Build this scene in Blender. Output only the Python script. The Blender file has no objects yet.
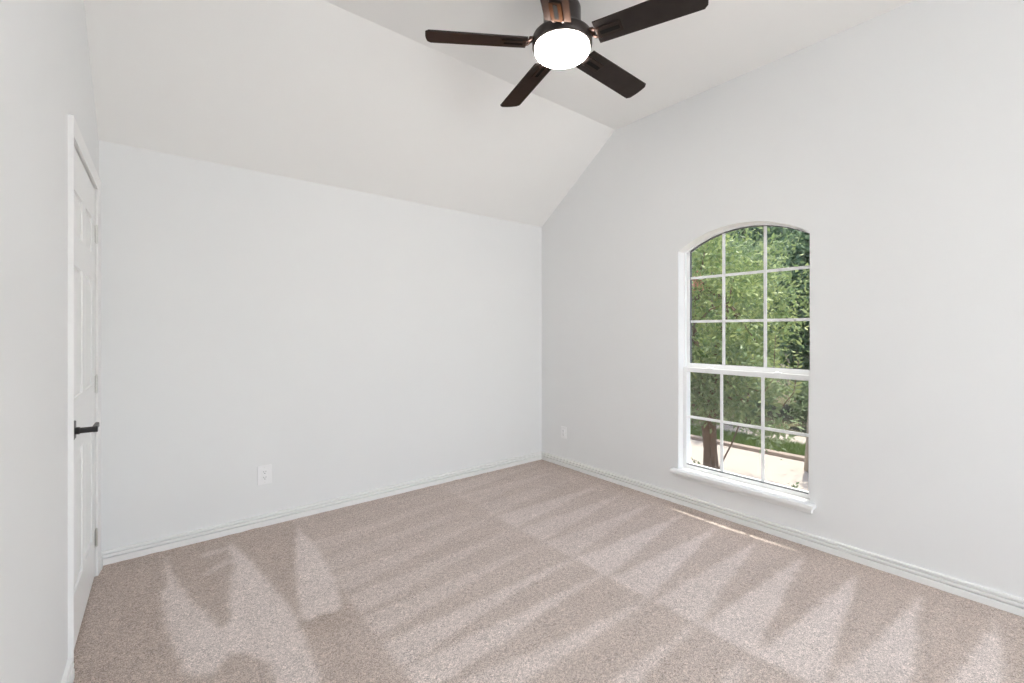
import bpy, bmesh, math, random
import numpy as np
from mathutils import Vector, Matrix

sc = bpy.context.scene
COL = sc.collection
R = math.radians

# ---------------------------------------------------------------- camera
FPX, YAW, CY, CH = 449.1, 0.6779, 331.35, 1.28
cd = bpy.data.cameras.new('camera')
cam = bpy.data.objects.new('camera', cd)
COL.objects.link(cam)
cam.location = (0, 0, CH)
cam.rotation_euler = (R(90), 0, -YAW)
cd.sensor_fit = 'HORIZONTAL'
cd.sensor_width = 36.0
cd.lens = FPX * 36.0 / 1024.0
cd.shift_y = (CY - 341.5) / 1024.0
cd.clip_start = 0.02
sc.camera = cam

# ---------------------------------------------------------------- world, sun, exposure
w = bpy.data.worlds.new('World')
sc.world = w
w.use_nodes = True
wn = w.node_tree
for n in list(wn.nodes):
    wn.nodes.remove(n)
out = wn.nodes.new('ShaderNodeOutputWorld')
bg = wn.nodes.new('ShaderNodeBackground')
sky = wn.nodes.new('ShaderNodeTexSky')
sky.sky_type = 'NISHITA'
sky.sun_disc = False
sky.sun_elevation = R(79.8)
sky.sun_rotation = R(90)
sky.air_density = 1.0
sky.dust_density = 2.5
sky.ozone_density = 1.0
wn.links.new(sky.outputs[0], bg.inputs[0])
wn.links.new(bg.outputs[0], out.inputs[0])
bg.inputs[1].default_value = 0.36

sl = bpy.data.lights.new('sun', 'SUN')
sl.energy = 7.0
sl.angle = R(0.4)
sl.color = (1.0, 0.95, 0.87)
sun = bpy.data.objects.new('sun', sl)
COL.objects.link(sun)
sun.location = (5.5, 1.4, 12)
sun.rotation_euler = (0, R(10.2), 0)

# added area lights outside the unseen rear window, filling the room with soft light
def rear_fill(name, w_, h_, watts, col, loc, tilt):
    al = bpy.data.lights.new(name, 'AREA')
    al.shape = 'RECTANGLE'
    al.size, al.size_y = w_, h_
    al.energy = watts
    al.color = col
    o = bpy.data.objects.new(name, al)
    COL.objects.link(o)
    o.location = loc
    o.rotation_euler = (R(tilt), 0, 0)
rear_fill('rear_level_fill', 1.8, 1.6, 75.0, (0.95, 0.98, 1.0), (1.75, -3.15, 1.45), 84)
rear_fill('rear_upward_fill', 2.2, 0.22, 2300.0, (0.97, 0.985, 1.0), (1.6, -2.82, 0.0), 172)

LAMP_STRENGTH = 42.0

sc.view_settings.view_transform = 'Standard'
sc.view_settings.look = 'None'
sc.view_settings.gamma = 1.0
sc.view_settings.use_curve_mapping = False
sc.view_settings.exposure = 0.0
try:
    sc.cycles.max_bounces = 14
    sc.cycles.diffuse_bounces = 8
    sc.cycles.transparent_max_bounces = 24
    sc.cycles.use_denoising = True
    sc.cycles.sample_clamp_indirect = 6.0
except Exception:
    pass

# ---------------------------------------------------------------- helpers
def link(ob, parent=None):
    COL.objects.link(ob)
    if parent is not None:
        ob.parent = parent
    return ob

def mesh_obj(name, verts, faces, mat, parent=None, smooth=False):
    me = bpy.data.meshes.new(name)
    me.from_pydata([tuple(v) for v in verts], [], faces)
    me.update()
    ob = bpy.data.objects.new(name, me)
    if mat is not None:
        me.materials.append(mat)
    if smooth:
        for p in me.polygons:
            p.use_smooth = True
    return link(ob, parent)

def bm_obj(name, bm, mat, parent=None, smooth=False, normals=True):
    if normals:
        bmesh.ops.recalc_face_normals(bm, faces=bm.faces)
    me = bpy.data.meshes.new(name)
    bm.to_mesh(me)
    bm.free()
    me.materials.append(mat)
    if smooth:
        for p in me.polygons:
            p.use_smooth = True
    ob = bpy.data.objects.new(name, me)
    return link(ob, parent)

def empty(name, loc=(0, 0, 0), rotz=0.0, parent=None):
    o = bpy.data.objects.new(name, None)
    o.empty_display_size = 0.1
    link(o, parent)
    o.location = loc
    o.rotation_euler = (0, 0, rotz)
    return o

def tag(o, label=None, cat=None, group=None, kind=None):
    if label:
        o['label'] = label
    if cat:
        o['category'] = cat
    if group:
        o['group'] = group
    if kind:
        o['kind'] = kind
    return o

def struct(o):
    o['kind'] = 'structure'
    return o

def add_box(bm, lo, hi, bevel=0.0, seg=2, M=None):
    ret = bmesh.ops.create_cube(bm, size=1.0)
    vs = ret['verts']
    c = [(a + b) / 2 for a, b in zip(lo, hi)]
    s = [abs(b - a) for a, b in zip(lo, hi)]
    for v in vs:
        v.co = Vector((c[i] + v.co[i] * s[i] for i in range(3)))
    if bevel > 0:
        es = set()
        for v in vs:
            for e in v.link_edges:
                es.add(e)
        r = bmesh.ops.bevel(bm, geom=list(es), offset=bevel, segments=seg, affect='EDGES', profile=0.5)
        vs = list({v for f in r['faces'] for v in f.verts} | {v for v in vs if v.is_valid})
    if M is not None:
        for v in vs:
            v.co = M @ v.co
    return vs

def add_lathe(bm, prof, center=(0, 0, 0), seg=48, M=None, close=True):
    rings = []
    for r, z in prof:
        ring = []
        if r < 1e-6:
            ring = [bm.verts.new((0, 0, z))]
        else:
            for k in range(seg):
                a = 2 * math.pi * k / seg
                ring.append(bm.verts.new((r * math.cos(a), r * math.sin(a), z)))
        rings.append(ring)
    for a, b in zip(rings[:-1], rings[1:]):
        if len(a) == 1 and len(b) == 1:
            continue
        for k in range(seg):
            k2 = (k + 1) % seg
            if len(a) == 1:
                bm.faces.new((a[0], b[k], b[k2]))
            elif len(b) == 1:
                bm.faces.new((a[k], a[k2], b[0]))
            else:
                bm.faces.new((a[k], a[k2], b[k2], b[k]))
    vs = [v for r in rings for v in r]
    for v in vs:
        co = v.co.copy()
        if M is not None:
            co = M @ co
        v.co = co + Vector(center)
    return vs

def add_tube(bm, pts, radii, seg=10, caps=True):
    rings = []
    n = len(pts)
    pts = [Vector(p) for p in pts]
    up = Vector((0, 0, 1))
    for i, p in enumerate(pts):
        d = (pts[min(i + 1, n - 1)] - pts[max(i - 1, 0)]).normalized()
        ref = up if abs(d.z) < 0.9 else Vector((1, 0, 0))
        a = d.cross(ref).normalized()
        b = d.cross(a).normalized()
        r = radii[i] if hasattr(radii, '__len__') else radii
        rings.append([bm.verts.new(p + a * (r * math.cos(2 * math.pi * k / seg)) + b * (r * math.sin(2 * math.pi * k / seg))) for k in range(seg)])
    for A, B in zip(rings[:-1], rings[1:]):
        for k in range(seg):
            bm.faces.new((A[k], A[(k + 1) % seg], B[(k + 1) % seg], B[k]))
    if caps:
        bm.faces.new(rings[0])
        bm.faces.new(list(reversed(rings[-1])))

def add_ring(bm, outer, inner, x0, x1):
    """closed frame between two (y, z) outlines of the same length, from x0 to x1"""
    n = len(outer)
    def L(pl, x):
        return [bm.verts.new((x, y, z)) for y, z in pl]
    o0, o1, i0, i1 = L(outer, x0), L(outer, x1), L(inner, x0), L(inner, x1)
    for k in range(n):
        j = (k + 1) % n
        bm.faces.new((o0[k], o0[j], i0[j], i0[k]))
        bm.faces.new((o1[k], i1[k], i1[j], o1[j]))
        bm.faces.new((o0[k], o1[k], o1[j], o0[j]))
        bm.faces.new((i0[k], i0[j], i1[j], i1[k]))

def prism_x(bm, outline, x0, x1):
    a = [bm.verts.new((x0, y, z)) for y, z in outline]
    b = [bm.verts.new((x1, y, z)) for y, z in outline]
    n = len(outline)
    bm.faces.new(a)
    bm.faces.new(list(reversed(b)))
    for k in range(n):
        j = (k + 1) % n
        bm.faces.new((a[k], b[k], b[j], a[j]))

def wall_with_hole(name, outer, holes, x0, x1, mat):
    """slab in the y-z plane between x0 and x1, outlines are (y, z)"""
    bm = bmesh.new()
    loops = []
    for pl in [outer] + holes:
        vs = [bm.verts.new((x0, y, z)) for y, z in pl]
        for i in range(len(vs)):
            bm.edges.new((vs[i], vs[(i + 1) % len(vs)]))
        loops.append(vs)
    bmesh.ops.triangle_fill(bm, edges=list(bm.edges), use_beauty=True)
    front = list(bm.faces)
    vmap = {}
    for vs in loops:
        for v in vs:
            vmap[v] = bm.verts.new((x1, v.co.y, v.co.z))
    for f in front:
        bm.faces.new([vmap[v] for v in reversed(f.verts)])
    for vs in loops:
        for i in range(len(vs)):
            a, b = vs[i], vs[(i + 1) % len(vs)]
            bm.faces.new((a, b, vmap[b], vmap[a]))
    return bm_obj(name, bm, mat)

# ---------------------------------------------------------------- materials
def new_mat(name):
    m = bpy.data.materials.new(name)
    m.use_nodes = True
    nt = m.node_tree
    b = nt.nodes['Principled BSDF']
    return m, nt, b

def plain(name, col, rough=0.5, metal=0.0, noise=0.0, nscale=30.0, bump=0.0, bscale=200.0, spec=0.5, tint=None):
    m, nt, b = new_mat(name)
    if tint:
        b.inputs['Specular Tint'].default_value = (*tint, 1)
    b.inputs['Roughness'].default_value = rough
    b.inputs['Metallic'].default_value = metal
    b.inputs['Specular IOR Level'].default_value = spec
    tc = nt.nodes.new('ShaderNodeTexCoord')
    nz = nt.nodes.new('ShaderNodeTexNoise')
    nz.inputs['Scale'].default_value = nscale
    nz.inputs['Detail'].default_value = 4
    nt.links.new(tc.outputs['Object'], nz.inputs['Vector'])
    mx = nt.nodes.new('ShaderNodeMix')
    mx.data_type = 'RGBA'
    mx.inputs[6].default_value = (*[c * (1 - noise) for c in col], 1)
    mx.inputs[7].default_value = (*[min(1, c * (1 + noise)) for c in col], 1)
    nt.links.new(nz.outputs['Fac'], mx.inputs[0])
    nt.links.new(mx.outputs[2], b.inputs['Base Color'])
    if bump > 0:
        n2 = nt.nodes.new('ShaderNodeTexNoise')
        n2.inputs['Scale'].default_value = bscale
        n2.inputs['Detail'].default_value = 2
        nt.links.new(tc.outputs['Object'], n2.inputs['Vector'])
        bp = nt.nodes.new('ShaderNodeBump')
        bp.inputs['Strength'].default_value = bump
        bp.inputs['Distance'].default_value = 0.002
        nt.links.new(n2.outputs['Fac'], bp.inputs['Height'])
        nt.links.new(bp.outputs[0], b.inputs['Normal'])
    return m

M = {}
M['wall'] = plain('wall_paint', (0.800, 0.806, 0.811), 0.75, noise=0.01, nscale=2.5, bump=0.12, bscale=160, spec=0.25)
M['ceiling'] = plain('ceiling_paint', (0.868, 0.866, 0.856), 0.85, noise=0.01, nscale=2.5, bump=0.15, bscale=140, spec=0.2)
M['trim'] = plain('trim_paint', (0.86, 0.86, 0.855), 0.35, noise=0.01, spec=0.4)
M['vinyl'] = plain('white_vinyl', (0.87, 0.88, 0.885), 0.4, noise=0.01)
M['plastic'] = plain('outlet_plastic', (0.86, 0.86, 0.87), 0.3, noise=0.01)
M['slot'] = plain('outlet_slot', (0.05, 0.05, 0.05), 0.6)
M['slot_black'] = plain('slot_black', (0.004, 0.004, 0.004), 0.7, spec=0.1)
M['gasket_gap_strip'] = plain('gasket_gap_dark', (0.12, 0.125, 0.13), 0.7)  # rubber at the lower glass edge, also the painted dark arch gap
M['black'] = plain('black_metal', (0.016, 0.015, 0.015), 0.38, metal=0.2, noise=0.1)
M['nickel'] = plain('satin_nickel', (0.72, 0.72, 0.70), 0.3, metal=1.0)
M['blade'] = plain('blade_finish', (0.056, 0.049, 0.047), 0.45, metal=1.0, tint=(0.50, 0.40, 0.36), noise=0.25, nscale=14, bump=0.05, bscale=60)
M['housing'] = plain('fan_housing', (0.045, 0.036, 0.034), 0.33, metal=0.6, noise=0.08)
M['bronze'] = plain('fan_bronze', (0.085, 0.050, 0.040), 0.38, metal=0.7, noise=0.1)
M['bracket'] = plain('bracket_finish', (0.054, 0.043, 0.039), 0.42, metal=1.0, tint=(0.52, 0.38, 0.32), noise=0.15)
M['concrete'] = plain('concrete', (0.47, 0.41, 0.355), 0.9, noise=0.08, nscale=3.0, bump=0.3, bscale=60)
M['kerb'] = plain('kerb_stone', (0.36, 0.29, 0.24), 0.9, noise=0.2, nscale=9)
M['soil'] = plain('soil', (0.13, 0.12, 0.065), 0.95, noise=0.3, nscale=6)
M['bark'] = plain('bark', (0.20, 0.14, 0.10), 0.9, noise=0.35, nscale=9, bump=0.6, bscale=30)
M['palebark'] = plain('pale_bark', (0.40, 0.35, 0.29), 0.9, noise=0.25, nscale=8, bump=0.5, bscale=30)
M['soffit'] = plain('soffit_paint', (0.62, 0.60, 0.56), 0.7)

def lamp_mat():
    m, nt, b = new_mat('lamp_diffuser')
    b.inputs['Base Color'].default_value = (0.95, 0.95, 0.93, 1)
    b.inputs['Emission Color'].default_value = (1.0, 0.955, 0.89, 1)
    b.inputs['Emission Strength'].default_value = LAMP_STRENGTH
    return m
M['lamp'] = lamp_mat()

def glass_mat():
    m = bpy.data.materials.new('window_glass')
    m.use_nodes = True
    nt = m.node_tree
    for n in list(nt.nodes):
        nt.nodes.remove(n)
    o = nt.nodes.new('ShaderNodeOutputMaterial')
    t = nt.nodes.new('ShaderNodeBsdfTransparent')
    t.inputs[0].default_value = (0.95, 0.97, 0.96, 1)
    g = nt.nodes.new('ShaderNodeBsdfGlossy')
    g.inputs['Roughness'].default_value = 0.0
    f = nt.nodes.new('ShaderNodeFresnel')
    gm = nt.nodes.new('ShaderNodeNewGeometry')
    io = nt.nodes.new('ShaderNodeMapRange')      # a pane reflects alike from both of its sides
    io.inputs[3].default_value = 1.5
    io.inputs[4].default_value = 1 / 1.5
    nt.links.new(gm.outputs['Backfacing'], io.inputs[0])
    nt.links.new(io.outputs[0], f.inputs[0])
    mx = nt.nodes.new('ShaderNodeMixShader')
    nt.links.new(f.outputs[0], mx.inputs[0])
    nt.links.new(t.outputs[0], mx.inputs[1])
    nt.links.new(g.outputs[0], mx.inputs[2])
    nt.links.new(mx.outputs[0], o.inputs[0])
    return m
M['glass'] = glass_mat()

def screen_mat():
    m = bpy.data.materials.new('insect_screen')
    m.use_nodes = True
    nt = m.node_tree
    for n in list(nt.nodes):
        nt.nodes.remove(n)
    o = nt.nodes.new('ShaderNodeOutputMaterial')
    t = nt.nodes.new('ShaderNodeBsdfTransparent')
    d = nt.nodes.new('ShaderNodeBsdfDiffuse')
    d.inputs[0].default_value = (0.16, 0.15, 0.15, 1)
    mx = nt.nodes.new('ShaderNodeMixShader')
    mx.inputs[0].default_value = 0.20
    nt.links.new(t.outputs[0], mx.inputs[1])
    nt.links.new(d.outputs[0], mx.inputs[2])
    nt.links.new(mx.outputs[0], o.inputs[0])
    return m
M['screen'] = screen_mat()

def leaf_mat(name, c0, c1, trans=0.35):
    m = bpy.data.materials.new(name)
    m.use_nodes = True
    nt = m.node_tree
    for n in list(nt.nodes):
        nt.nodes.remove(n)
    o = nt.nodes.new('ShaderNodeOutputMaterial')
    g = nt.nodes.new('ShaderNodeNewGeometry')
    mx = nt.nodes.new('ShaderNodeMix')
    mx.data_type = 'RGBA'
    mx.inputs[6].default_value = (*c0, 1)
    mx.inputs[7].default_value = (*c1, 1)
    nt.links.new(g.outputs['Random Per Island'], mx.inputs[0])
    b = nt.nodes.new('ShaderNodeBsdfPrincipled')
    b.inputs['Roughness'].default_value = 0.45
    b.inputs['Specular IOR Level'].default_value = 0.35
    nt.links.new(mx.outputs[2], b.inputs['Base Color'])
    t = nt.nodes.new('ShaderNodeBsdfTranslucent')
    nt.links.new(mx.outputs[2], t.inputs[0])
    ms = nt.nodes.new('ShaderNodeMixShader')
    ms.inputs[0].default_value = trans
    nt.links.new(b.outputs[0], ms.inputs[1])
    nt.links.new(t.outputs[0], ms.inputs[2])
    nt.links.new(ms.outputs[0], o.inputs[0])
    return m
M['leaf_light'] = leaf_mat('leaf_light', (0.20, 0.30, 0.12), (0.46, 0.53, 0.23))
M['leaf_mid'] = leaf_mat('leaf_mid', (0.21, 0.30, 0.15), (0.37, 0.45, 0.24))
M['leaf_dark'] = leaf_mat('leaf_dark', (0.17, 0.26, 0.15), (0.29, 0.39, 0.22))
M['grass'] = leaf_mat('grass_blade', (0.13, 0.22, 0.05), (0.26, 0.34, 0.10), 0.25)
M['blossom'] = leaf_mat('blossom', (0.75, 0.22, 0.22), (0.85, 0.42, 0.36), 0.3)

def brick_mat():
    m, nt, b = new_mat('brick')
    tc = nt.nodes.new('ShaderNodeTexCoord')
    sp = nt.nodes.new('ShaderNodeSeparateXYZ')
    cb = nt.nodes.new('ShaderNodeCombineXYZ')
    ad = nt.nodes.new('ShaderNodeMath')
    ad.operation = 'ADD'
    nt.links.new(tc.outputs['Object'], sp.inputs[0])
    nt.links.new(sp.outputs['X'], ad.inputs[0])
    nt.links.new(sp.outputs['Y'], ad.inputs[1])
    nt.links.new(ad.outputs[0], cb.inputs[0])
    nt.links.new(sp.outputs['Z'], cb.inputs[1])
    br = nt.nodes.new('ShaderNodeTexBrick')
    br.inputs['Scale'].default_value = 1.0
    br.inputs['Brick Width'].default_value = 0.21
    br.inputs['Row Height'].default_value = 0.072
    br.inputs['Mortar Size'].default_value = 0.006
    br.inputs['Color1'].default_value = (0.30, 0.23, 0.19, 1)
    br.inputs['Color2'].default_value = (0.38, 0.30, 0.25, 1)
    br.inputs['Mortar'].default_value = (0.42, 0.38, 0.34, 1)
    nt.links.new(cb.outputs[0], br.inputs['Vector'])
    nt.links.new(br.outputs['Color'], b.inputs['Base Color'])
    b.inputs['Roughness'].default_value = 0.9
    return m
M['brick'] = brick_mat()

def carpet_mat():
    m, nt, b = new_mat('carpet')
    b.inputs['Roughness'].default_value = 1.0
    b.inputs['Specular IOR Level'].default_value = 0.05
    tc = nt.nodes.new('ShaderNodeTexCoord')
    at = nt.nodes.new('ShaderNodeAttribute')
    at.attribute_name = 'nap'
    mx = nt.nodes.new('ShaderNodeMix')
    mx.data_type = 'RGBA'
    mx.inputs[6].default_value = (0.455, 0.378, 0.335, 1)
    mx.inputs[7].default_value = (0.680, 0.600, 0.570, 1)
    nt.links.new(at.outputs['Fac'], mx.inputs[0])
    # tuft speckle: two sizes of noise
    def nz(scale, detail, lo, hi, a, c):
        n = nt.nodes.new('ShaderNodeTexNoise')
        n.inputs['Scale'].default_value = scale
        n.inputs['Detail'].default_value = detail
        n.inputs['Roughness'].default_value = 0.7
        nt.links.new(tc.outputs['Object'], n.inputs['Vector'])
        r = nt.nodes.new('ShaderNodeMapRange')
        r.inputs[1].default_value = lo
        r.inputs[2].default_value = hi
        r.inputs[3].default_value = a
        r.inputs[4].default_value = c
        nt.links.new(n.outputs['Fac'], r.inputs[0])
        return n, r
    n1, r1 = nz(215, 3, 0.32, 0.68, 0.46, 1.54)
    n2, r2 = nz(75, 3, 0.35, 0.65, 0.82, 1.18)
    n3, r3 = nz(5, 4, 0.35, 0.65, 0.96, 1.04)
    mu = nt.nodes.new('ShaderNodeMath'); mu.operation = 'MULTIPLY'
    mu2 = nt.nodes.new('ShaderNodeMath'); mu2.operation = 'MULTIPLY'
    nt.links.new(r1.outputs[0], mu.inputs[0]); nt.links.new(r2.outputs[0], mu.inputs[1])
    nt.links.new(mu.outputs[0], mu2.inputs[0]); nt.links.new(r3.outputs[0], mu2.inputs[1])
    vm = nt.nodes.new('ShaderNodeVectorMath'); vm.operation = 'SCALE'
    nt.links.new(mx.outputs[2], vm.inputs[0]); nt.links.new(mu2.outputs[0], vm.inputs['Scale'])
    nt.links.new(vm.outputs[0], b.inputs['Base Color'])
    bp = nt.nodes.new('ShaderNodeBump')
    bp.inputs['Strength'].default_value = 0.6
    bp.inputs['Distance'].default_value = 0.006
    nt.links.new(n1.outputs['Fac'], bp.inputs['Height'])
    nt.links.new(bp.outputs[0], b.inputs['Normal'])
    return m
M['carpet'] = carpet_mat()

# ---------------------------------------------------------------- room shell
XL, XR, YB, YF = -0.224, 3.12, 3.39, -2.6
XF = -0.44           # floor and ceiling run on under and over the left wall
LEFT_TURN = R(-0.95)   # the left wall is not quite square to the back wall
def turn_left(o):
    p = Matrix.Translation((XL, YB, 0))
    o.matrix_world = p @ Matrix.Rotation(LEFT_TURN, 4, 'Z') @ p.inverted() @ o.matrix_basis
    return o
H1, H2, YC = 2.344, 3.0155, 2.4545
T = 0.10
GROUND = -0.60
FZ = -0.023          # carpet surface

# carpeted floor: a fine grid whose point attribute "nap" says which way the vacuumed pile leans
def pts_in_poly(X, Y, poly):
    inside = np.zeros(X.shape, bool)
    n = len(poly)
    j = n - 1
    for i in range(n):
        xi, yi = poly[i]
        xj, yj = poly[j]
        c = ((yi > Y) != (yj > Y)) & (X < (xj - xi) * (Y - yi) / (yj - yi + 1e-12) + xi)
        inside ^= c
        j = i
    return inside

def soft_noise(X, Y, s, seed):
    rng = np.random.RandomState(seed)
    o = np.zeros_like(X)
    for k in range(14):
        a = rng.uniform(0, 2 * np.pi)
        f = s * rng.uniform(0.5, 2.2)
        o += np.sin(f * (X * np.cos(a) + Y * np.sin(a)) + rng.uniform(0, 6.28))
    return o / 3.74

def build_floor():
    step = 0.0125
    nx = int(round((XR - XF) / step)) + 1
    ny = int(round((YB - YF) / step)) + 1
    xs = np.linspace(XF, XR, nx)
    ys = np.linspace(YF, YB, ny)
    X, Y = np.meshgrid(xs, ys)
    Xn = X / 1.018 + 0.005 * soft_noise(X, Y, 60, 1)
    Yn = Y / 1.018 + 0.005 * soft_noise(X, Y, 60, 2)
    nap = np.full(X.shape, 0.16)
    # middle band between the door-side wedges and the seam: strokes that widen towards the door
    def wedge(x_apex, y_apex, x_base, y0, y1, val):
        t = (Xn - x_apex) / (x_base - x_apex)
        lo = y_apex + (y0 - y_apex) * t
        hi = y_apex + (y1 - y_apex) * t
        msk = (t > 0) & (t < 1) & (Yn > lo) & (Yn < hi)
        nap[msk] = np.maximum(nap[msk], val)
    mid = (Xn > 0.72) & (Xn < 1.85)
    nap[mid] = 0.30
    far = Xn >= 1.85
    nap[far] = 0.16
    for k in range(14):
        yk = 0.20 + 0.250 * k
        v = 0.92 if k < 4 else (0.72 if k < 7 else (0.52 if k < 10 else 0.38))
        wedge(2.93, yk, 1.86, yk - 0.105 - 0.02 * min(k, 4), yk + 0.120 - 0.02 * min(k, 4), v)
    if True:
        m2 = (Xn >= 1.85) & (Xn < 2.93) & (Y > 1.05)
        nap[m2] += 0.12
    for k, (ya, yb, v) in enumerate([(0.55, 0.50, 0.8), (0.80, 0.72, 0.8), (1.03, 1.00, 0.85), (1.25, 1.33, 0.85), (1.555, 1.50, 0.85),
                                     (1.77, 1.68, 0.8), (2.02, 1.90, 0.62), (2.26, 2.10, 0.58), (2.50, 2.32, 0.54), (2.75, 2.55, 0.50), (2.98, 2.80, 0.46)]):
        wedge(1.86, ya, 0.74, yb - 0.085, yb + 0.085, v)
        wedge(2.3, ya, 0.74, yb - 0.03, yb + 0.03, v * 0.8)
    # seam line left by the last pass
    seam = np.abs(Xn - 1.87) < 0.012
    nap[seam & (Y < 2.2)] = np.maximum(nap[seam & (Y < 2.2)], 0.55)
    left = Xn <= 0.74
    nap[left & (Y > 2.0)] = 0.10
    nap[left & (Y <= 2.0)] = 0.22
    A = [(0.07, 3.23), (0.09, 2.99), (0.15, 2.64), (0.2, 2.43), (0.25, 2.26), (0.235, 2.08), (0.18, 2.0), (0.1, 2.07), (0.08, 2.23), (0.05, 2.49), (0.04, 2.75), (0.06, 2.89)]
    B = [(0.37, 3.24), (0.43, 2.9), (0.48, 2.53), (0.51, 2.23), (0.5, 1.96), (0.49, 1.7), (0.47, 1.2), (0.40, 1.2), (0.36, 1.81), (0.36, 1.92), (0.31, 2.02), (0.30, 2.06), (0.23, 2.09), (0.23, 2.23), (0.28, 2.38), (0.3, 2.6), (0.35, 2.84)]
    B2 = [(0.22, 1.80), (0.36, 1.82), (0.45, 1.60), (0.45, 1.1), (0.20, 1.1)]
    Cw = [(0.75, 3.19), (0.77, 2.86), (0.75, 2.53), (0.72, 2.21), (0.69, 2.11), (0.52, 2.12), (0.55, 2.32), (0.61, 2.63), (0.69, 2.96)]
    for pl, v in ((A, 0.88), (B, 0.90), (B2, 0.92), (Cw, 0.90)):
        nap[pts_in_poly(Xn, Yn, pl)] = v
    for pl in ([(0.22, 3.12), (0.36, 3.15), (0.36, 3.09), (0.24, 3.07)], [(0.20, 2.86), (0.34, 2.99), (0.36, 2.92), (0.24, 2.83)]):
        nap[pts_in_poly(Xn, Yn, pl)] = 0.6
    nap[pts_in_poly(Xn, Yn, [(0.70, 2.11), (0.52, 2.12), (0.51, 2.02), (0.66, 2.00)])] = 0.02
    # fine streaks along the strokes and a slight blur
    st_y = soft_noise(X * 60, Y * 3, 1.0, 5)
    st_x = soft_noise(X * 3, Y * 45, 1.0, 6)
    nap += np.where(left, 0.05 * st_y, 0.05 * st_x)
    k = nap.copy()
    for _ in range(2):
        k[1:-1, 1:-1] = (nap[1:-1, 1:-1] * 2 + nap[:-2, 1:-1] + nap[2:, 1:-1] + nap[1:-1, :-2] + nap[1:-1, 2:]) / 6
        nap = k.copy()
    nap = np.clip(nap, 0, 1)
    Z = FZ + 0.0015 * soft_noise(X, Y, 30, 9)
    verts = np.stack([X.ravel(), Y.ravel(), Z.ravel()], 1)
    idx = np.arange(nx * ny).reshape(ny, nx)
    q = np.stack([idx[:-1, :-1], idx[:-1, 1:], idx[1:, 1:], idx[1:, :-1]], -1).reshape(-1, 4)
    # underside so that the carpet is a slab
    b0 = len(verts)
    verts = np.vstack([verts, [(XF, YF, -0.08), (XR, YF, -0.08), (XR, YB, -0.08), (XF, YB, -0.08)]])
    me = bpy.data.meshes.new('floor')
    faces = q.tolist() + [[b0 + 3, b0 + 2, b0 + 1, b0]]
    me.from_pydata(verts.tolist(), [], faces)
    me.update()
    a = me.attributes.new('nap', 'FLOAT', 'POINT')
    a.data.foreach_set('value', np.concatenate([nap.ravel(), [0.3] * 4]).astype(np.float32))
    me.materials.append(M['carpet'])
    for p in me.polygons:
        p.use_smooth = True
    o = bpy.data.objects.new('floor', me)
    link(o)
    return struct(o)
build_floor()

# window opening outline in the right wall (y, z): straight sides under a segmental arch
WY, WH, WAP, WR = 1.427, 0.438, 2.020, 0.778
WBOT = 0.212
def arch_outline(s, t, zb, n=28, top=None):
    """s: side inset, t: inset under the arch, zb: bottom z; goes around counter-clockwise"""
    h = WH - s
    r = WR - t
    zc = WAP - WR
    a0 = math.asin(h / r)
    pts = [(WY - h, zb), (WY + h, zb)]
    for k in range(n + 1):
        a = a0 - 2 * a0 * k / n
        pts.append((WY + r * math.sin(a), zc + r * math.cos(a)))
    return pts
def rect_outline(y0, y1, z0, z1):
    return [(y0, z0), (y1, z0), (y1, z1), (y0, z1)]

prof = [(YF - T, 0.0), (YB, 0.0), (YB, H1), (YC, H2), (YF - T, H2)]
wr = struct(wall_with_hole('wall_right', [(YF - T, -0.08), (YB + T, -0.08), (YB + T, H1 + 0.1), (YC, H2 + 0.1), (YF - T, H2 + 0.1)],
                           [arch_outline(0, 0, WBOT)], XR, XR + 0.14, M['wall']))
# left wall with the door opening
DY0, DY1, DH = 2.399, 3.258, 2.052
wl = struct(wall_with_hole('wall_left', [(YF - T, -0.08), (DY0, -0.08), (DY0, DH), (DY1, DH), (DY1, -0.08), (YB + T, -0.08),
                                         (YB + T, H1 + 0.1), (YC, H2 + 0.1), (YF - T, H2 + 0.1)], [], XL - 0.12, XL, M['wall']))
turn_left(wl)
bm = bmesh.new()
add_box(bm, (XL - 0.12, YB, -0.08), (XR, YB + T, H1 + 0.05))
struct(bm_obj('wall_back', bm, M['wall']))
# rear wall, behind the camera, with a wide opening added for the fill lights
RW = (0.25, 2.95, 0.55, 2.15)
bm = bmesh.new()
add_box(bm, (XF, YF - T, -0.08), (RW[0], YF, H2))
add_box(bm, (RW[1], YF - T, -0.08), (XR, YF, H2))
add_box(bm, (RW[0], YF - T, -0.08), (RW[1], YF, RW[2]))
add_box(bm, (RW[0], YF - T, RW[3]), (RW[1], YF, H2))
struct(bm_obj('wall_rear', bm, M['wall']))
# vaulted ceiling: flat part and the slope down to the back wall, one shell
bm = bmesh.new()
prism_x(bm, [(YF, H2), (YC, H2), (YB, H1), (YB, H1 + 0.12), (YC, H2 + 0.12), (YF, H2 + 0.12)], XF, XR)
struct(bm_obj('ceiling', bm, M['ceiling']))

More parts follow.
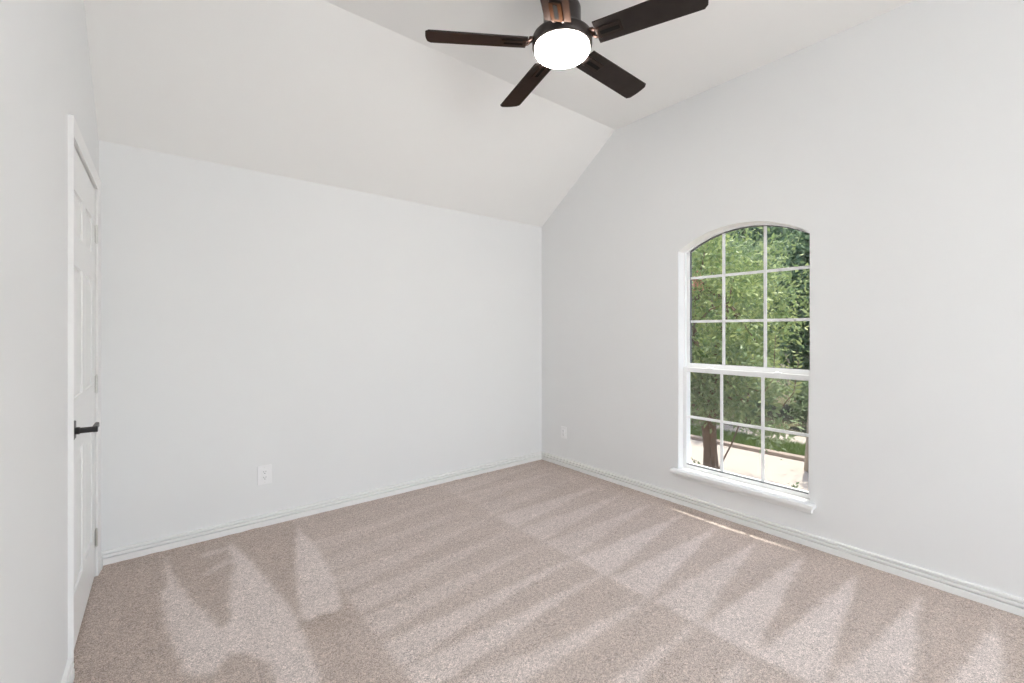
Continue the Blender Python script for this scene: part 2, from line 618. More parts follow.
# baseboards: stepped profile (depth, height)
BP = [(0, 0), (0.019, 0), (0.019, 0.032), (0.0175, 0.0345), (0.002, 0.0350), (0.002, 0.0425), (0.0178, 0.0430), (0.0178, 0.0545), (0.016, 0.0560), (0.002, 0.0565), (0.002, 0.0635), (0.0140, 0.0640), (0.0140, 0.073), (0.010, 0.0755), (0.0, 0.076)]
BP = [(d, z + FZ) for d, z in BP]
def baseboard(name, p0, p1, nrm):
    bm = bmesh.new()
    A = [bm.verts.new((p0[0] + nrm[0] * d, p0[1] + nrm[1] * d, z)) for d, z in BP]
    B = [bm.verts.new((p1[0] + nrm[0] * d, p1[1] + nrm[1] * d, z)) for d, z in BP]
    n = len(BP)
    bm.faces.new(A); bm.faces.new(list(reversed(B)))
    for k in range(n):
        j = (k + 1) % n
        bm.faces.new((A[k], B[k], B[j], A[j]))
    return struct(bm_obj(name, bm, M['trim']))
baseboard('baseboard_back', (XL + 0.001, YB), (XR, YB), (0, -1))
baseboard('baseboard_right', (XR, YF), (XR, YB - 0.016), (-1, 0))
turn_left(baseboard('baseboard_left', (XL, YF + 0.03), (XL, 2.350), (1, 0)))
turn_left(baseboard('baseboard_corner', (XL, 3.312), (XL, YB - 0.019), (1, 0)))
baseboard('baseboard_rear', (XL + 0.016, YF), (XR - 0.016, YF), (0, 1))

# ---------------------------------------------------------------- arched window in the right wall
win = struct(empty('window_1', (0, 0, 0)))
# vinyl frame lining the opening
bm = bmesh.new()
zb = WBOT + 0.024
add_ring(bm, arch_outline(0.0, 0.0, zb), arch_outline(0.007, 0.005, zb + 0.02), XR + 0.082, XR + 0.165)
bm_obj('frame', bm, M['vinyl'], win)
def sash(label, x, outer, inner, grid, gl, screen=None):
    bm = bmesh.new()
    add_ring(bm, outer, inner, x - 0.014, x + 0.014)
    s = bm_obj('sash', bm, M['vinyl'], win)
    s['label'] = label
    bm = bmesh.new()
    for lo, hi in grid:
        e = 0.004 if hi[1] - lo[1] > 0.1 else 0.0036
        add_box(bm, (x - e, lo[0], lo[1]), (x + e, hi[0], hi[1]))
    bm_obj('muntin_grid', bm, M['vinyl'], s)
    bm = bmesh.new()
    vs = [bm.verts.new((x, y, z)) for y, z in gl]
    bm.faces.new(vs)
    bm_obj('glass', bm, M['glass'], s)
    return s
def arch_z(y, t=0.02):
    r = WR - t
    return WAP - WR + math.sqrt(max(0, r * r - (y - WY) ** 2))
XU, XLO = XR + 0.124, XR + 0.082
gw = 0.0095
ugrid = [((yv - gw, 1.03), (yv + gw, arch_z(yv, 0.008))) for yv in (1.576, 1.293)]
ugrid += [((WY - WH + 0.02, zh - gw), (WY + WH - 0.02, zh + gw)) for zh in (1.687, 1.355)]
us = sash('arched upper sash', XU, arch_outline(0.006, 0.004, 0.996), arch_outline(0.034, 0.011, 1.037), ugrid, arch_outline(0.03, 0.009, 1.03))
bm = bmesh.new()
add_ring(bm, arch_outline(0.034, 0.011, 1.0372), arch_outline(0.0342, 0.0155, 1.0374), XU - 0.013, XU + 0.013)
bm_obj('gasket_gap_strip', bm, M['gasket_gap_strip'], us)  # dark strip painted in for the shaded gap under the arch
lgrid = [((yv - gw, 0.26), (yv + gw, 0.98)) for yv in (1.571, 1.292)]
lgrid += [((WY - WH + 0.02, 0.630 - gw), (WY + WH - 0.02, 0.630 + gw))]
y0, y1 = WY - WH, WY + WH
ls = sash('lower sliding sash', XLO, rect_outline(y0 + 0.003, y1 - 0.003, 0.240, 1.005), rect_outline(y0 + 0.030, y1 - 0.030, 0.270, 0.972), lgrid,
          rect_outline(y0 + 0.026, y1 - 0.026, 0.266, 0.976))
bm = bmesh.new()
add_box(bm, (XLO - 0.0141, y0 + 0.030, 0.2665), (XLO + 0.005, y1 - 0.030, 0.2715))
bm_obj('gasket_gap_strip', bm, M['gasket_gap_strip'], ls)
# the two sash locks
for yv in (1.20, 1.66):
    bm = bmesh.new()
    add_box(bm, (XLO - 0.012, yv - 0.025, 1.005), (XLO + 0.016, yv + 0.025, 1.011), 0.002, 1)
    add_box(bm, (XLO - 0.006, yv - 0.006, 1.011), (XLO + 0.006, yv + 0.016, 1.018), 0.002, 1)
    bm_obj('sash_lock', bm, M['vinyl'], win)
# insect screen outside the lower sash
bm = bmesh.new()
vs = [bm.verts.new((XR + 0.158, y, z)) for y, z in rect_outline(y0 + 0.02, y1 - 0.02, 0.25, 1.0)]
bm.faces.new(vs)
bm_obj('insect_screen', bm, M['screen'], win)
# whiter skin over the reveal, its outdoor brightness put into the colour
bm = bmesh.new()
add_ring(bm, arch_outline(0.0002, 0.0002, zb), arch_outline(0.0022, 0.0022, zb + 0.002), XR + 0.001, XR + 0.082)
bm_obj('reveal_lit_skin', bm, M['trim'], win)
# sill board with horns, and the apron under it
bm = bmesh.new()
add_box(bm, (XR - 0.052, 0.957, WBOT), (XR + 0.001, 1.905, WBOT + 0.026), 0.006, 3)
add_box(bm, (XR - 0.02, y0 + 0.0005, WBOT), (XR + 0.17, y1 - 0.0005, WBOT + 0.0258), 0.0)
bm_obj('sill', bm, M['trim'], win)
bm = bmesh.new()
add_box(bm, (XR - 0.016, 0.975, WBOT - 0.034), (XR, 1.887, WBOT), 0.004, 2)
bm_obj('apron', bm, M['trim'], win)

# unseen window added behind the camera so the fill lights can enter
w2 = struct(empty('added_rear_window', (0, YF, 0)))
bm = bmesh.new()
def fr(x0, x1, z0, z1, wd, ya, yb):
    add_box(bm, (x0, ya, z0), (x0 + wd, yb, z1)); add_box(bm, (x1 - wd, ya, z0), (x1, yb, z1))
    add_box(bm, (x0 + wd, ya, z0), (x1 - wd, yb, z0 + wd)); add_box(bm, (x0 + wd, ya, z1 - wd), (x1 - wd, yb, z1))
fr(*RW, 0.045, -T * 0.8, -T * 0.3)
add_box(bm, (1.58, -T * 0.8, RW[2] + 0.045), (1.62, -T * 0.3, RW[3] - 0.045))
bm_obj('frame', bm, M['vinyl'], w2)
bm = bmesh.new()
vs = [bm.verts.new((x, -T * 0.55, z)) for x, z in ((RW[0] + .045, RW[2] + .045), (RW[1] - .045, RW[2] + .045), (RW[1] - .045, RW[3] - .045), (RW[0] + .045, RW[3] - .045))]
bm.faces.new(vs)
bm_obj('glass', bm, M['glass'], w2)

# ---------------------------------------------------------------- six-panel door in the left wall
door = turn_left(struct(empty('door_1', (XL, 2.335, 0))))
def D(x, y, z):          # door-local: x out of the wall, y along it
    return (x, y - 2.335, z)
LY0, LY1, LZ0, LZ1 = 2.417, 3.242, -0.012, 2.032
bm = bmesh.new()
add_box(bm, D(-0.038, LY0, LZ0), D(-0.012, LY1, LZ1))
f0, f1 = -0.012, -0.003
rails = [(LZ0, 0.205), (0.775, 1.005), (1.55, 1.68), (1.86, LZ1)]
stiles = [(LY0, LY0 + 0.112), (2.782, 2.878), (LY1 - 0.112, LY1)]
for a, b in stiles:
    add_box(bm, D(f0, a, LZ0), D(f1, b, LZ1), 0.0)
cols = [(LY0 + 0.112, 2.782), (2.878, LY1 - 0.112)]
for a, b in rails:
    for c, d in cols:
        add_box(bm, D(f0, c, a), D(f1, d, b), 0.0)
for c, d in cols:
    for a, b in [(0.205, 0.775), (1.005, 1.55), (1.68, 1.86)]:
        # raised field with sloped shoulders
        o = [D(-0.0118, c + 0.012, a + 0.012), D(-0.0118, d - 0.012, a + 0.012), D(-0.0118, d - 0.012, b - 0.012), D(-0.0118, c + 0.012, b - 0.012)]
        i = [D(-0.004, c + 0.045, a + 0.045), D(-0.004, d - 0.045, a + 0.045), D(-0.004, d - 0.045, b - 0.045), D(-0.004, c + 0.045, b - 0.045)]
        ov = [bm.verts.new(p) for p in o]
        iv = [bm.verts.new(p) for p in i]
        bm.faces.new(iv)
        for k in range(4):
            j = (k + 1) % 4
            bm.faces.new((ov[k], ov[j], iv[j], iv[k]))
bm_obj('leaf', bm, M['trim'], door)
# jamb and stops
bm = bmesh.new()
add_box(bm, D(-0.119, DY0 + 0.001, FZ), D(-0.001, LY0 - 0.003, 2.0385))
add_box(bm, D(-0.119, LY1 + 0.003, FZ), D(-0.001, DY1 - 0.001, 2.0385))
add_box(bm, D(-0.119, DY0 + 0.001, 2.0385), D(-0.001, DY1 - 0.001, DH - 0.001))
add_box(bm, D(-0.075, LY0 - 0.003, FZ), D(-0.041, LY0 + 0.012, 2.0385))
add_box(bm, D(-0.075, LY1 - 0.012, FZ), D(-0.041, LY1 + 0.003, 2.0385))
add_box(bm, D(-0.075, LY0 + 0.012, 2.024), D(-0.041, LY1 - 0.012, 2.0385))
bm_obj('jamb', bm, M['trim'], door)
# hinges
for z in (1.795, 1.0, 0.185):
    bm = bmesh.new()
    for k in range(5):
        add_lathe(bm, [(0, 0), (0.0062, 0), (0.0062, 0.0168), (0, 0.0168)], D(0.004, LY1 + 0.001, z - 0.0445 + 0.0178 * k), 14)
    add_lathe(bm, [(0, 0), (0.004, 0), (0.0046, 0.003), (0.003, 0.006), (0, 0.007)], D(0.004, LY1 + 0.001, z + 0.0445), 12)
    add_lathe(bm, [(0, -0.006), (0.003, -0.005), (0.0046, -0.003), (0.004, 0), (0, 0)], D(0.004, LY1 + 0.001, z - 0.0447), 12)
    add_box(bm, D(-0.0035, LY1 - 0.020, z - 0.044), D(-0.0018, LY1 + 0.001, z + 0.044), 0.0)
    bm_obj('hinge', bm, M['nickel'], door)
# lever handle
hz, hy = 0.886, LY0 + 0.062
bm = bmesh.new()
add_box(bm, D(-0.003, hy - 0.034, hz - 0.036), D(0.006, hy + 0.034, hz + 0.036), 0.004, 2)
hd = bm_obj('handle', bm, M['black'], door)
bm = bmesh.new()
My = Matrix.Rotation(R(90), 4, 'Y')
add_lathe(bm, [(0, 0.004), (0.0145, 0.004), (0.0145, 0.018), (0.0115, 0.022), (0.0115, 0.058), (0.0125, 0.061), (0.0125, 0.070), (0.011, 0.073), (0, 0.073)], D(0, hy, hz - 0.002), 20, My)
add_box(bm, D(0.054, hy - 0.012, hz - 0.012), D(0.0685, hy + 0.115, hz + 0.009), 0.004, 2)
bm_obj('lever', bm, M['black'], hd)

# door casing
bm = bmesh.new()
ci, co, th = 0.006, 0.064, 0.016
a0, a1, zt = LY0 - 0.006, LY1 + 0.006, 2.036
cw = 0.058
def casing_strip(p, q, r, s):
    """mitred board: four corners in (y, z), inner edge thinner than the outer edge"""
    A = [bm.verts.new((XL, y, z)) for y, z in (p, q, r, s)]
    th_ = (0.010, 0.010, 0.016, 0.016)
    B = [bm.verts.new((XL + t, y, z)) for t, (y, z) in zip(th_, (p, q, r, s))]
    bm.faces.new(A); bm.faces.new(B)
    for k in range(4):
        j = (k + 1) % 4
        bm.faces.new((A[k], A[j], B[j], B[k]))
casing_strip((a0, FZ), (a0, zt), (a0 - cw, zt + cw), (a0 - cw, FZ))
casing_strip((a1, FZ), (a1, zt), (a1 + cw, zt + cw), (a1 + cw, FZ))
casing_strip((a0, zt), (a1, zt), (a1 + cw, zt + cw), (a0 - cw, zt + cw))
turn_left(struct(bm_obj('trim_1', bm, M['trim'])))
# unseen box added behind the closed door to stop light leaking in
bm = bmesh.new()
add_box(bm, (XL - 0.60, 2.0, -0.08), (XL - 0.55, YB + T, 2.4))
add_box(bm, (XL - 0.55, 2.0, -0.08), (XL - 0.12, 2.05, 2.4))
add_box(bm, (XL - 0.55, YB + T - 0.05, -0.08), (XL - 0.12, YB + T, 2.4))
add_box(bm, (XL - 0.55, 2.05, 2.35), (XL - 0.12, YB + T - 0.05, 2.4))
add_box(bm, (XL - 0.55, 2.05, -0.08), (XL - 0.12, YB + T - 0.05, FZ))
turn_left(struct(bm_obj('wall_leak_block', bm, M['wall'])))

# ---------------------------------------------------------------- wall outlets
def outlet(name, loc, rotz, w_, h_, label):
    r = tag(empty(name, loc, rotz), label, 'outlet', 'power outlets low on the walls')
    # local: x along the wall, -y out of the wall
    bm = bmesh.new()
    add_box(bm, (-w_ / 2, -0.0065, -h_ / 2), (w_ / 2, 0, h_ / 2), 0.003, 2)
    bm_obj('cover_plate', bm, M['plastic'], r)
    bm = bmesh.new()
    add_box(bm, (-0.0175, -0.010, -0.0345), (0.0175, -0.005, 0.0345), 0.0015, 2)
    f = bm_obj('receptacle', bm, M['plastic'], r)
    for s in (1, -1):
        bm = bmesh.new()
        add_box(bm, (-0.0075, -0.0104, s * 0.019 - 0.001), (-0.0053, -0.0095, s * 0.019 + 0.0085))
        add_box(bm, (0.0053, -0.0104, s * 0.019 + 0.0005), (0.0075, -0.0095, s * 0.019 + 0.008))
        add_lathe(bm, [(0, -0.0005), (0.0027, -0.0005), (0.0027, 0.0004), (0, 0.0004)], (0, -0.0100, s * 0.019 - 0.008), 12, Matrix.Rotation(R(90), 4, 'X'))
        bm_obj('socket_slots', bm, M['slot'], f)
    for s in (1, -1):
        bm = bmesh.new()
        add_lathe(bm, [(0, 0.0078), (0.002, 0.0075), (0.003, 0.006), (0, 0.006)], (0, 0, s * 0.0485), 12, Matrix.Rotation(R(90), 4, 'X'))
        bm_obj('screw', bm, M['nickel'], r, True)
    return r
outlet('wall_outlet', (0.597, YB, 0.318), 0.0, 0.086, 0.128, 'white power outlet low on the long back wall, nearer the door')
outlet('wall_outlet', (XR, 3.072, 0.300), R(-90), 0.070, 0.115, 'small white power outlet between the room corner and the arched window')

# ---------------------------------------------------------------- ceiling fan
FX, FY, BZ = 1.598, 1.587, 2.709
fan = tag(empty('ceiling_fan', (FX, FY, H2)), 'dark bronze five-blade ceiling fan with a lit round white lamp', 'ceiling fan')
dz = BZ - H2
bm = bmesh.new()
add_lathe(bm, [(0, 0), (0.070, 0), (0.072, -0.012), (0.066, -0.045), (0.050, -0.062), (0, -0.062)], (0, 0, 0), 40)
bm_obj('canopy', bm, M['housing'], fan, True)
bm = bmesh.new()
add_lathe(bm, [(0.0, -0.060), (0.026, -0.060), (0.026, -0.110), (0, -0.110)], (0, 0, 0), 24)
bm_obj('downrod', bm, M['housing'], fan, True)
def zz(z):
    return z - H2
bm = bmesh.new()
add_lathe(bm, [(0, zz(2.915)), (0.055, zz(2.915)), (0.074, zz(2.910)), (0.087, zz(2.898)), (0.093, zz(2.880)), (0.093, zz(2.800)), (0.096, zz(2.786)), (0.112, zz(2.768)),
               (0.136, zz(2.752)), (0.146, zz(2.744)), (0.148, zz(2.736)), (0.148, zz(2.698)), (0.145, zz(2.694)), (0, zz(2.694))], (0, 0, 0), 64)
hs = bm_obj('motor_housing', bm, M['housing'], fan, True)
bm = bmesh.new()
prof_l = [(0, zz(2.6945)), (0.1355, zz(2.6945)), (0.1360, zz(2.678))]
for k in range(1, 9):
    a = R(90) * k / 8
    prof_l.append((0.096 + 0.040 * math.cos(a), zz(2.678) - 0.026 * math.sin(a)))
prof_l += [(0.05, zz(2.6495)), (0, zz(2.648))]
add_lathe(bm, prof_l, (0, 0, 0), 64)
bm_obj('lamp_diffuser', bm, M['lamp'], fan, True)

def blade_bm():
    bm = bmesh.new()
    r0, r1, w0, w1 = 0.178, 0.664, 0.124, 0.137
    n = 10
    up, dn = [], []
    outline = []
    # lower edge out, rounded tip, upper edge back
    outline.append((r0, -w0 / 2))
    outline.append((r1 - 0.012, -w1 / 2))
    for k in range(n + 1):
        t = -1 + 2 * k / n
        outline.append((r1 + 0.008 * (1 - t * t) - (0.010 if abs(t) > 0.95 else 0.0), t * (w1 / 2 - 0.003)))
    outline.append((r1 - 0.012, w1 / 2))
    outline.append((r0, w0 / 2))
    a = [bm.verts.new((x, y, 0.0035)) for x, y in outline]
    b = [bm.verts.new((x, y, -0.0035)) for x, y in outline]
    m = len(outline)
    bm.faces.new(a); bm.faces.new(list(reversed(b)))
    for k in range(m):
        j = (k + 1) % m
        bm.faces.new((a[k], b[k], b[j], a[j]))
    return bm
def iron_bm():
    """bracket plate under the blade root"""
    bm = bmesh.new()
    add_box(bm, (0.183, -0.030, -0.0095), (0.303, 0.030, -0.0034), 0.003, 2)
    return bm
def slot_bm():
    bm = bmesh.new()
    add_box(bm, (0.199, -0.010, -0.0105), (0.292, 0.010, -0.0092), 0.0)
    return bm
def arm_bm():
    bm = bmesh.new()
    for s in (-1, 1):
        add_tube(bm, [(0.125, s * 0.016, 0.026), (0.150, s * 0.018, 0.016), (0.172, s * 0.022, 0.0), (0.200, s * 0.026, -0.0055)], [0.008, 0.0075, 0.007, 0.006], 8)
    add_box(bm, (0.128, -0.022, 0.010), (0.168, 0.022, 0.022), 0.003, 1, )
    return bm
PH = 146.786
def fan_blade(k, src=None):
    Mx = Matrix.Rotation(R(PH - 72 * k), 4, 'Z') @ Matrix.Rotation(R(-13), 4, 'X')
    Mx.translation = Vector((0, 0, dz))
    if src is None:
        b = bm_obj('blade', blade_bm(), M['blade'], fan)
        ch = [bm_obj('bracket_plate', iron_bm(), M['bracket'], b), 
              bm_obj('slot', slot_bm(), M['slot_black'], b)]
        a = bm_obj('blade_arm', arm_bm(), M['bronze'], fan, True)
    else:
        b = src[0].copy(); link(b, fan)
        for c in src[1]:
            d = c.copy(); link(d, b)
        a = src[2].copy(); link(a, fan)
        ch = None
    b.matrix_local = Mx
    a.matrix_local = Mx
    return (b, ch, a)
first = fan_blade(0)
for k in range(1, 5):
    fan_blade(k, first)

# ---------------------------------------------------------------- outside
XE0, XE1 = XR + 0.165, XR + 0.212
we = struct(wall_with_hole('wall_exterior', [(-2.7, GROUND), (4.6, GROUND), (4.6, 2.75), (-2.7, 2.75)], [arch_outline(-0.022, -0.03, 0.175)], XE0, XE1, M['brick']))
bm = bmesh.new()
add_box(bm, (XE1, -2.7, 2.60), (XE1 + 0.06, 4.6, 2.75))
struct(bm_obj('roof_eave', bm, M['soffit']))
# exterior brick sill under the window
bm = bmesh.new()
add_box(bm, (XE0 + 0.006, WY - WH - 0.003, 0.176), (XE1 + 0.03, WY + WH + 0.003, 0.222), 0.004, 1)
struct(bm_obj('trim_2', bm, M['brick']))

def slab(name, x0, x1, ya, yb, z0, z1, mat):
    bm = bmesh.new()
    add_box(bm, (x0, ya, z0), (x1, yb, z1))
    return struct(bm_obj(name, bm, mat))
slab('ground', -6, 30, -14, 26, -0.95, -0.70, M['soil'])
slab('driveway', XE1, 7.34, YF - T, 18, -0.70, GROUND, M['concrete'])
slab('rear_bounce_slab', -4, 7, -9, YF - T, -0.70, -0.30, M['concrete'])  # unseen slab added to bounce sunlight up into the rear opening
slab('curb', 7.34, 7.48, -10, 18, -0.70, GROUND + 0.05, M['kerb'])
slab('lawn_bed', 7.48, 8.30, -10, 18, -0.70, GROUND, M['soil'])
slab('sidewalk', 8.30, 9.00, -10, 18, -0.70, GROUND + 0.01, M['concrete'])
slab('garden_bed', 9.00, 26, -10, 22, -0.70, GROUND, M['soil'])

def leaf_cloud(name, centers, n, spread, size, mat, parent, seed, droop=0.0, aspect=0.45):
    """n folded leaves scattered round the given twig ends, one mesh"""
    rng = np.random.RandomState(seed)
    centers = np.asarray(centers, float)
    ci_ = rng.randint(0, len(centers), n)
    P = centers[ci_] + rng.normal(0, 1, (n, 3)) * np.asarray(spread)
    d = rng.normal(0, 1, (n, 3)) + np.array([0, 0, -droop])
    d /= np.linalg.norm(d, axis=1)[:, None]
    u = np.cross(d, rng.normal(0, 1, (n, 3)))
    u /= np.linalg.norm(u, axis=1)[:, None]
    nn = np.cross(d, u)
    s = size * rng.uniform(0.6, 1.3, (n, 1))
    a = P
    b = P + d * s * 0.45 + u * s * aspect * 0.5 + nn * s * 0.08
    c = P + d * s
    e = P + d * s * 0.45 - u * s * aspect * 0.5 + nn * s * 0.08
    V = np.stack([a, b, c, e], 1).reshape(-1, 3)
    i = np.arange(n) * 4
    F = np.stack([np.stack([i, i + 1, i + 2], 1), np.stack([i, i + 2, i + 3], 1)], 1).reshape(-1, 3)
    me = bpy.data.meshes.new(name)
    me.vertices.add(len(V)); me.vertices.foreach_set('co', V.astype(np.float32).ravel())
    me.loops.add(F.size); me.loops.foreach_set('vertex_index', F.astype(np.int32).ravel())
    me.polygons.add(len(F))
    me.polygons.foreach_set('loop_start', (np.arange(len(F)) * 3).astype(np.int32))
    me.polygons.foreach_set('loop_total', np.full(len(F), 3, np.int32))
    me.update(calc_edges=True)
    me.materials.append(mat)
    o = bpy.data.objects.new(name, me)
    return link(o, parent)

def ellipsoid_centers(n, c, r, seed, shell=0.45, cut=None):
    rng = np.random.RandomState(seed)
    v = rng.normal(0, 1, (n, 3))
    v /= np.linalg.norm(v, axis=1)[:, None]
    v *= rng.uniform(shell, 1, (n, 1))
    return np.asarray(c) + v * np.asarray(r)

def tree(name, base, trunks, crown_c, crown_r, nclus, nleaf, lsize, spread, mat, bark, label, seed, cat='tree', group=None, droop=0.3):
    """trunks: list of (list of points relative to base, list of radii)"""
    r = tag(empty(name, base), label, cat, group)
    for pts, rad in trunks:
        bm = bmesh.new()
        add_tube(bm, pts, rad, 12)
        bm_obj('trunk', bm, bark, r, True)
    cl = ellipsoid_centers(nclus, crown_c, crown_r, seed)
    # branches reaching some of the twig ends
    bm = bmesh.new()
    rng = random.Random(seed)
    tops = [Vector(t[0][-1]) for t in trunks]
    for q in cl[:min(22, len(cl))]:
        q = Vector(q)
        t = min(tops, key=lambda v: (v - q).length)
        mid = t.lerp(q, 0.5) + Vector((rng.uniform(-.1, .1), rng.uniform(-.1, .1), rng.uniform(-.05, .15)))
        add_tube(bm, [t, mid, q], [trunks[0][1][-1] * 0.6, trunks[0][1][-1] * 0.35, 0.004], 6)
    bm_obj('branches', bm, bark, r, True)
    leaf_cloud('crown', cl, nleaf, spread, lsize, mat, r, seed + 1, droop)
    return r

# crape myrtle close to the window
t1 = tree('flowering_tree', (5.25, 2.72, GROUND),
     [([(0, 0.03, 0), (0.01, 0.03, 0.45), (0.02, 0.07, 0.9), (0.05, 0.17, 1.5), (0.10, 0.32, 2.2)], [0.058, 0.048, 0.060, 0.045, 0.03]),
      ([(0.04, -0.07, 0), (0.03, -0.03, 0.45), (0.03, -0.01, 0.9), (0.0, -0.05, 1.5), (0.05, -0.20, 2.2)], [0.045, 0.040, 0.045, 0.035, 0.024]),
      ([(0.12, 0.02, 0), (0.12, -0.08, 0.28), (0.14, -0.20, 0.55), (0.2, -0.34, 1.0)], [0.011, 0.010, 0.009, 0.006])],
     (0.30, 0.08, 2.05), (0.85, 0.95, 1.30), 180, 9500, 0.072, (0.12, 0.12, 0.09), M['leaf_light'], M['bark'],
     'multi-trunk tree with yellow-green leaves and pink blossom just outside the window', 11)
rngf = np.random.RandomState(5)
leaf_cloud('low_foliage', np.stack([rngf.uniform(-0.45, -0.1, 60), rngf.uniform(-0.9, 0.35, 60), rngf.uniform(0.80, 1.7, 60)], 1), 3000, (0.10, 0.10, 0.07), 0.07, M['leaf_mid'], t1, 78, 0.3)
leaf_cloud('blossom', [(-0.50, 0.09, 2.36), (-0.35, -0.02, 2.44)], 260, (0.035, 0.045, 0.05), 0.03, M['blossom'], t1, 77)
# two shoots with paired leaves reaching towards the house
for pts in ([(-0.10, -0.50, 1.25), (-0.35, -0.75, 1.25), (-0.58, -0.93, 1.42), (-0.63, -0.97, 1.84)], [(-0.05, -0.70, 1.15), (-0.28, -0.90, 1.12), (-0.50, -1.08, 1.30), (-0.55, -1.14, 1.62)]):
    bm = bmesh.new()
    add_tube(bm, pts, [0.005, 0.005, 0.004, 0.002], 6)
    shoot = bm_obj('shoot', bm, M['bark'], t1, True)
    P0, P1 = Vector(pts[2]), Vector(pts[3])
    V, F = [], []
    for q in range(9):
        c = P0.lerp(P1, q / 8)
        for sd in (-1, 1):
            d = Vector((0.25, sd * 0.9, 0.35 + 0.03 * q)).normalized()
            u = d.cross(Vector((1, 0, 0.3))).normalized()
            l = 0.075 - 0.004 * q
            b0 = len(V)
            V += [c, c + d * l * 0.45 + u * l * 0.22, c + d * l, c + d * l * 0.45 - u * l * 0.22]
            F += [(b0, b0 + 1, b0 + 2), (b0, b0 + 2, b0 + 3)]
    mesh_obj('leaves', V, F, M['leaf_light'], shoot)
# pale trunk at the far right of the view
tree('shade_tree', (6.95, 2.16, GROUND),
     [([(0, 0, 0), (0.0, 0.0, 0.4), (0.02, -0.03, 1.2), (0.05, -0.10, 3.0), (0.4, -0.45, 5.0)], [0.115, 0.09, 0.082, 0.075, 0.055])],
     (0.9, -0.9, 6.3), (0.9, 0.9, 1.3), 150, 9000, 0.085, (0.16, 0.16, 0.12), M['leaf_mid'], M['palebark'],
     'pale-barked tree at the curb on the right of the window view', 21)
tree('street_tree', (8.75, 4.9, GROUND),
     [([(0, 0, 0), (0.0, 0.03, 1.0), (0.05, 0.05, 2.2), (0.1, 0.1, 3.2)], [0.13, 0.10, 0.09, 0.06])],
     (0.2, 0.0, 2.9), (1.5, 1.7, 1.5), 160, 10000, 0.09, (0.16, 0.16, 0.12), M['leaf_mid'], M['bark'],
     'brown-barked street tree beyond the sidewalk, behind the flowering tree', 31)
# dense dark trees closing the view
lab = ['dense dark tree beyond the sidewalk, at the right-hand end of the front row',
       'dense dark tree in the front row, seen past the pale trunk',
       'dense dark tree in the front row, seen behind the street tree',
       'dense dark tree beyond the sidewalk, at the left-hand end of the front row',
       'taller dark tree in the back row, at its right-hand end',
       'taller dark tree in the back row, second from its right-hand end',
       'taller dark tree in the back row, second from its left-hand end',
       'taller dark tree in the back row, at its left-hand end']
for k in range(8):
    back = k > 3
    p = (15.8, 0.10 + 3.4 * (k - 4), GROUND) if back else (12.2, 0.5 + 3.1 * k, GROUND)
    g = 1.35 if back else 1.0
    tree('evergreen_tree', p,
         [([(0, 0, 0), (0.0, 0.03, 1.2), (0.05, 0.05, 2.6 * g), (0.1, 0.1, 3.8 * g)], [0.2, 0.15, 0.12, 0.08])],
         (0.0, 0.0, 2.95 * g), (1.3, 1.38 if back else 1.15, 2.8 * g), 320 if back else 260, 15000, 0.17, (0.2, 0.14, 0.2), M['leaf_dark'], M['bark'], lab[k], 41 + 3 * k, group='dark trees closing the view')
tree('evergreen_tree', (21.0, 8.0, GROUND), [([(0, 0, 0), (0.0, 0.03, 1.8), (0.05, 0.05, 4.0), (0.1, 0.1, 6.0)], [0.25, 0.2, 0.15, 0.1])],
     (0, 0, 4.9), (1.4, 1.5, 4.6), 320, 15000, 0.19, (0.22, 0.16, 0.2), M['leaf_dark'], M['bark'],
     'tallest dark tree, standing alone behind the back row', 90, group='dark trees closing the view')
labs = ['low rounded shrub by the sidewalk, at the right-hand end of the shrub row',
        'low rounded shrub by the sidewalk, second from the right in the row',
        'low rounded shrub by the sidewalk, middle of the shrub row',
        'low rounded shrub by the sidewalk, second from the left in the row',
        'low rounded shrub by the sidewalk, at the left-hand end of the shrub row']
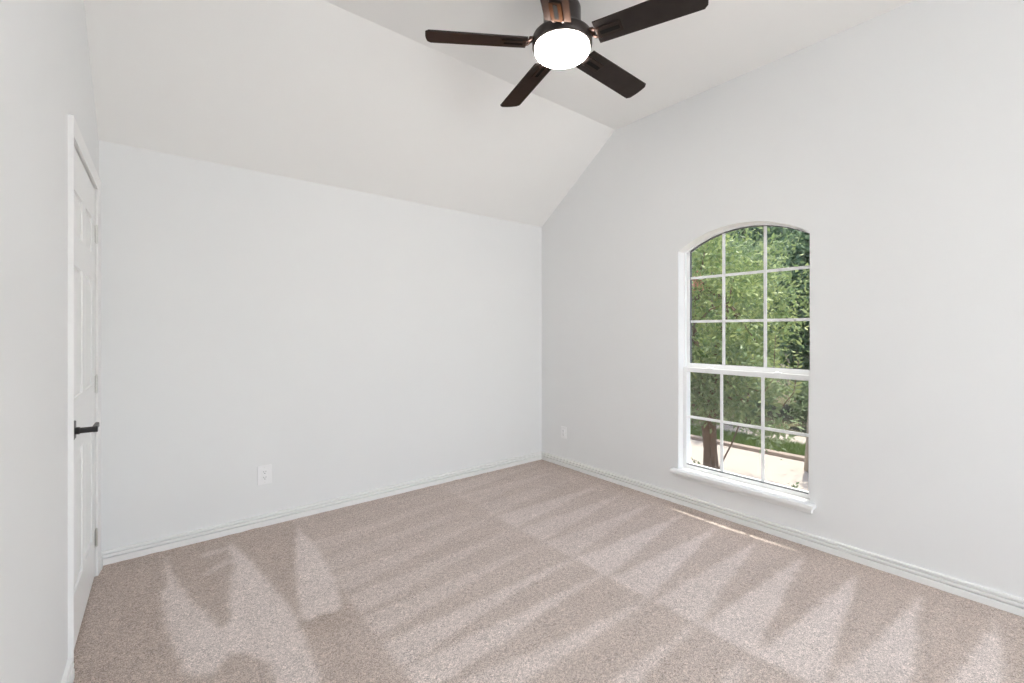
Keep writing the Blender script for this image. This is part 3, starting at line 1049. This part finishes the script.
for k in range(5):
    b = (9.75 + 0.15 * (k % 2), 2.0 + 1.05 * k, GROUND)
    r = tag(empty('shrub', b), labs[k], 'shrub', 'shrubs along the sidewalk')
    bm = bmesh.new()
    for q in range(6):
        a = q * 1.05 + k
        add_tube(bm, [(0, 0, 0), (0.15 * math.cos(a), 0.15 * math.sin(a), 0.3), (0.3 * math.cos(a), 0.3 * math.sin(a), 0.65)], [0.015, 0.011, 0.005], 6)
    bm_obj('stem', bm, M['bark'], r)
    leaf_cloud('foliage', ellipsoid_centers(60, (0, 0, 0.55), (0.45, 0.38, 0.48), 90 + k), 3200, (0.06, 0.05, 0.06), 0.07, M['leaf_mid'] if k % 2 else M['leaf_dark'], r, 95 + k)

# young shrub right under the window whose tips reach the glass
sh = tag(empty('young_shrub', (3.90, 1.75, GROUND)), 'thin young shrub whose leaf tips show over the window sill', 'shrub')
bm = bmesh.new()
tips = []
for k, (dx, dy, h) in enumerate([(0.0, 0.42, 0.70), (-0.03, 0.36, 0.67), (0.0, -0.40, 0.68), (0.1, 0.2, 0.56), (-0.1, -0.1, 0.52), (0.06, -0.25, 0.54)]):
    add_tube(bm, [(0.02 * k - 0.05, 0.2 * dy, 0), (dx * 0.6, dy * 0.7, h * 0.55), (dx, dy, h)], [0.008, 0.006, 0.003], 6)
    tips += [(dx, dy, h - 0.02), (dx * 0.8, dy * 0.85, h - 0.2), (dx * 0.6, dy * 0.7, h - 0.35)]
bm_obj('stem', bm, M['bark'], sh)
leaf_cloud('foliage', tips, 260, (0.018, 0.02, 0.016), 0.035, M['leaf_dark'], sh, 120, -0.3)

# grass on the strip between curb and sidewalk
def grass(name, x0, x1, ya, yb, n, seed, label):
    rng = np.random.RandomState(seed)
    P = np.stack([rng.uniform(x0, x1, n), rng.uniform(ya, yb, n), np.full(n, GROUND)], 1)
    a = rng.uniform(0, 6.283, n)
    u = np.stack([np.cos(a), np.sin(a), np.zeros(n)], 1)
    h = rng.uniform(0.05, 0.11, (n, 1))
    lean = np.stack([rng.normal(0, .4, n), rng.normal(0, .4, n), np.ones(n)], 1)
    A = P - u * 0.006
    B = P + u * 0.006
    Cc = P + lean * h
    V = np.stack([A, B, Cc], 1).reshape(-1, 3)
    i = np.arange(n) * 3
    F = np.stack([i, i + 1, i + 2], 1)
    o = mesh_obj(name, V.tolist(), F.tolist(), M['grass'])
    return tag(o, label, 'grass', None, 'stuff')
grass('grass', 7.49, 8.29, 0.5, 7.5, 26000, 7, 'strip of green grass between the curb and the sidewalk')
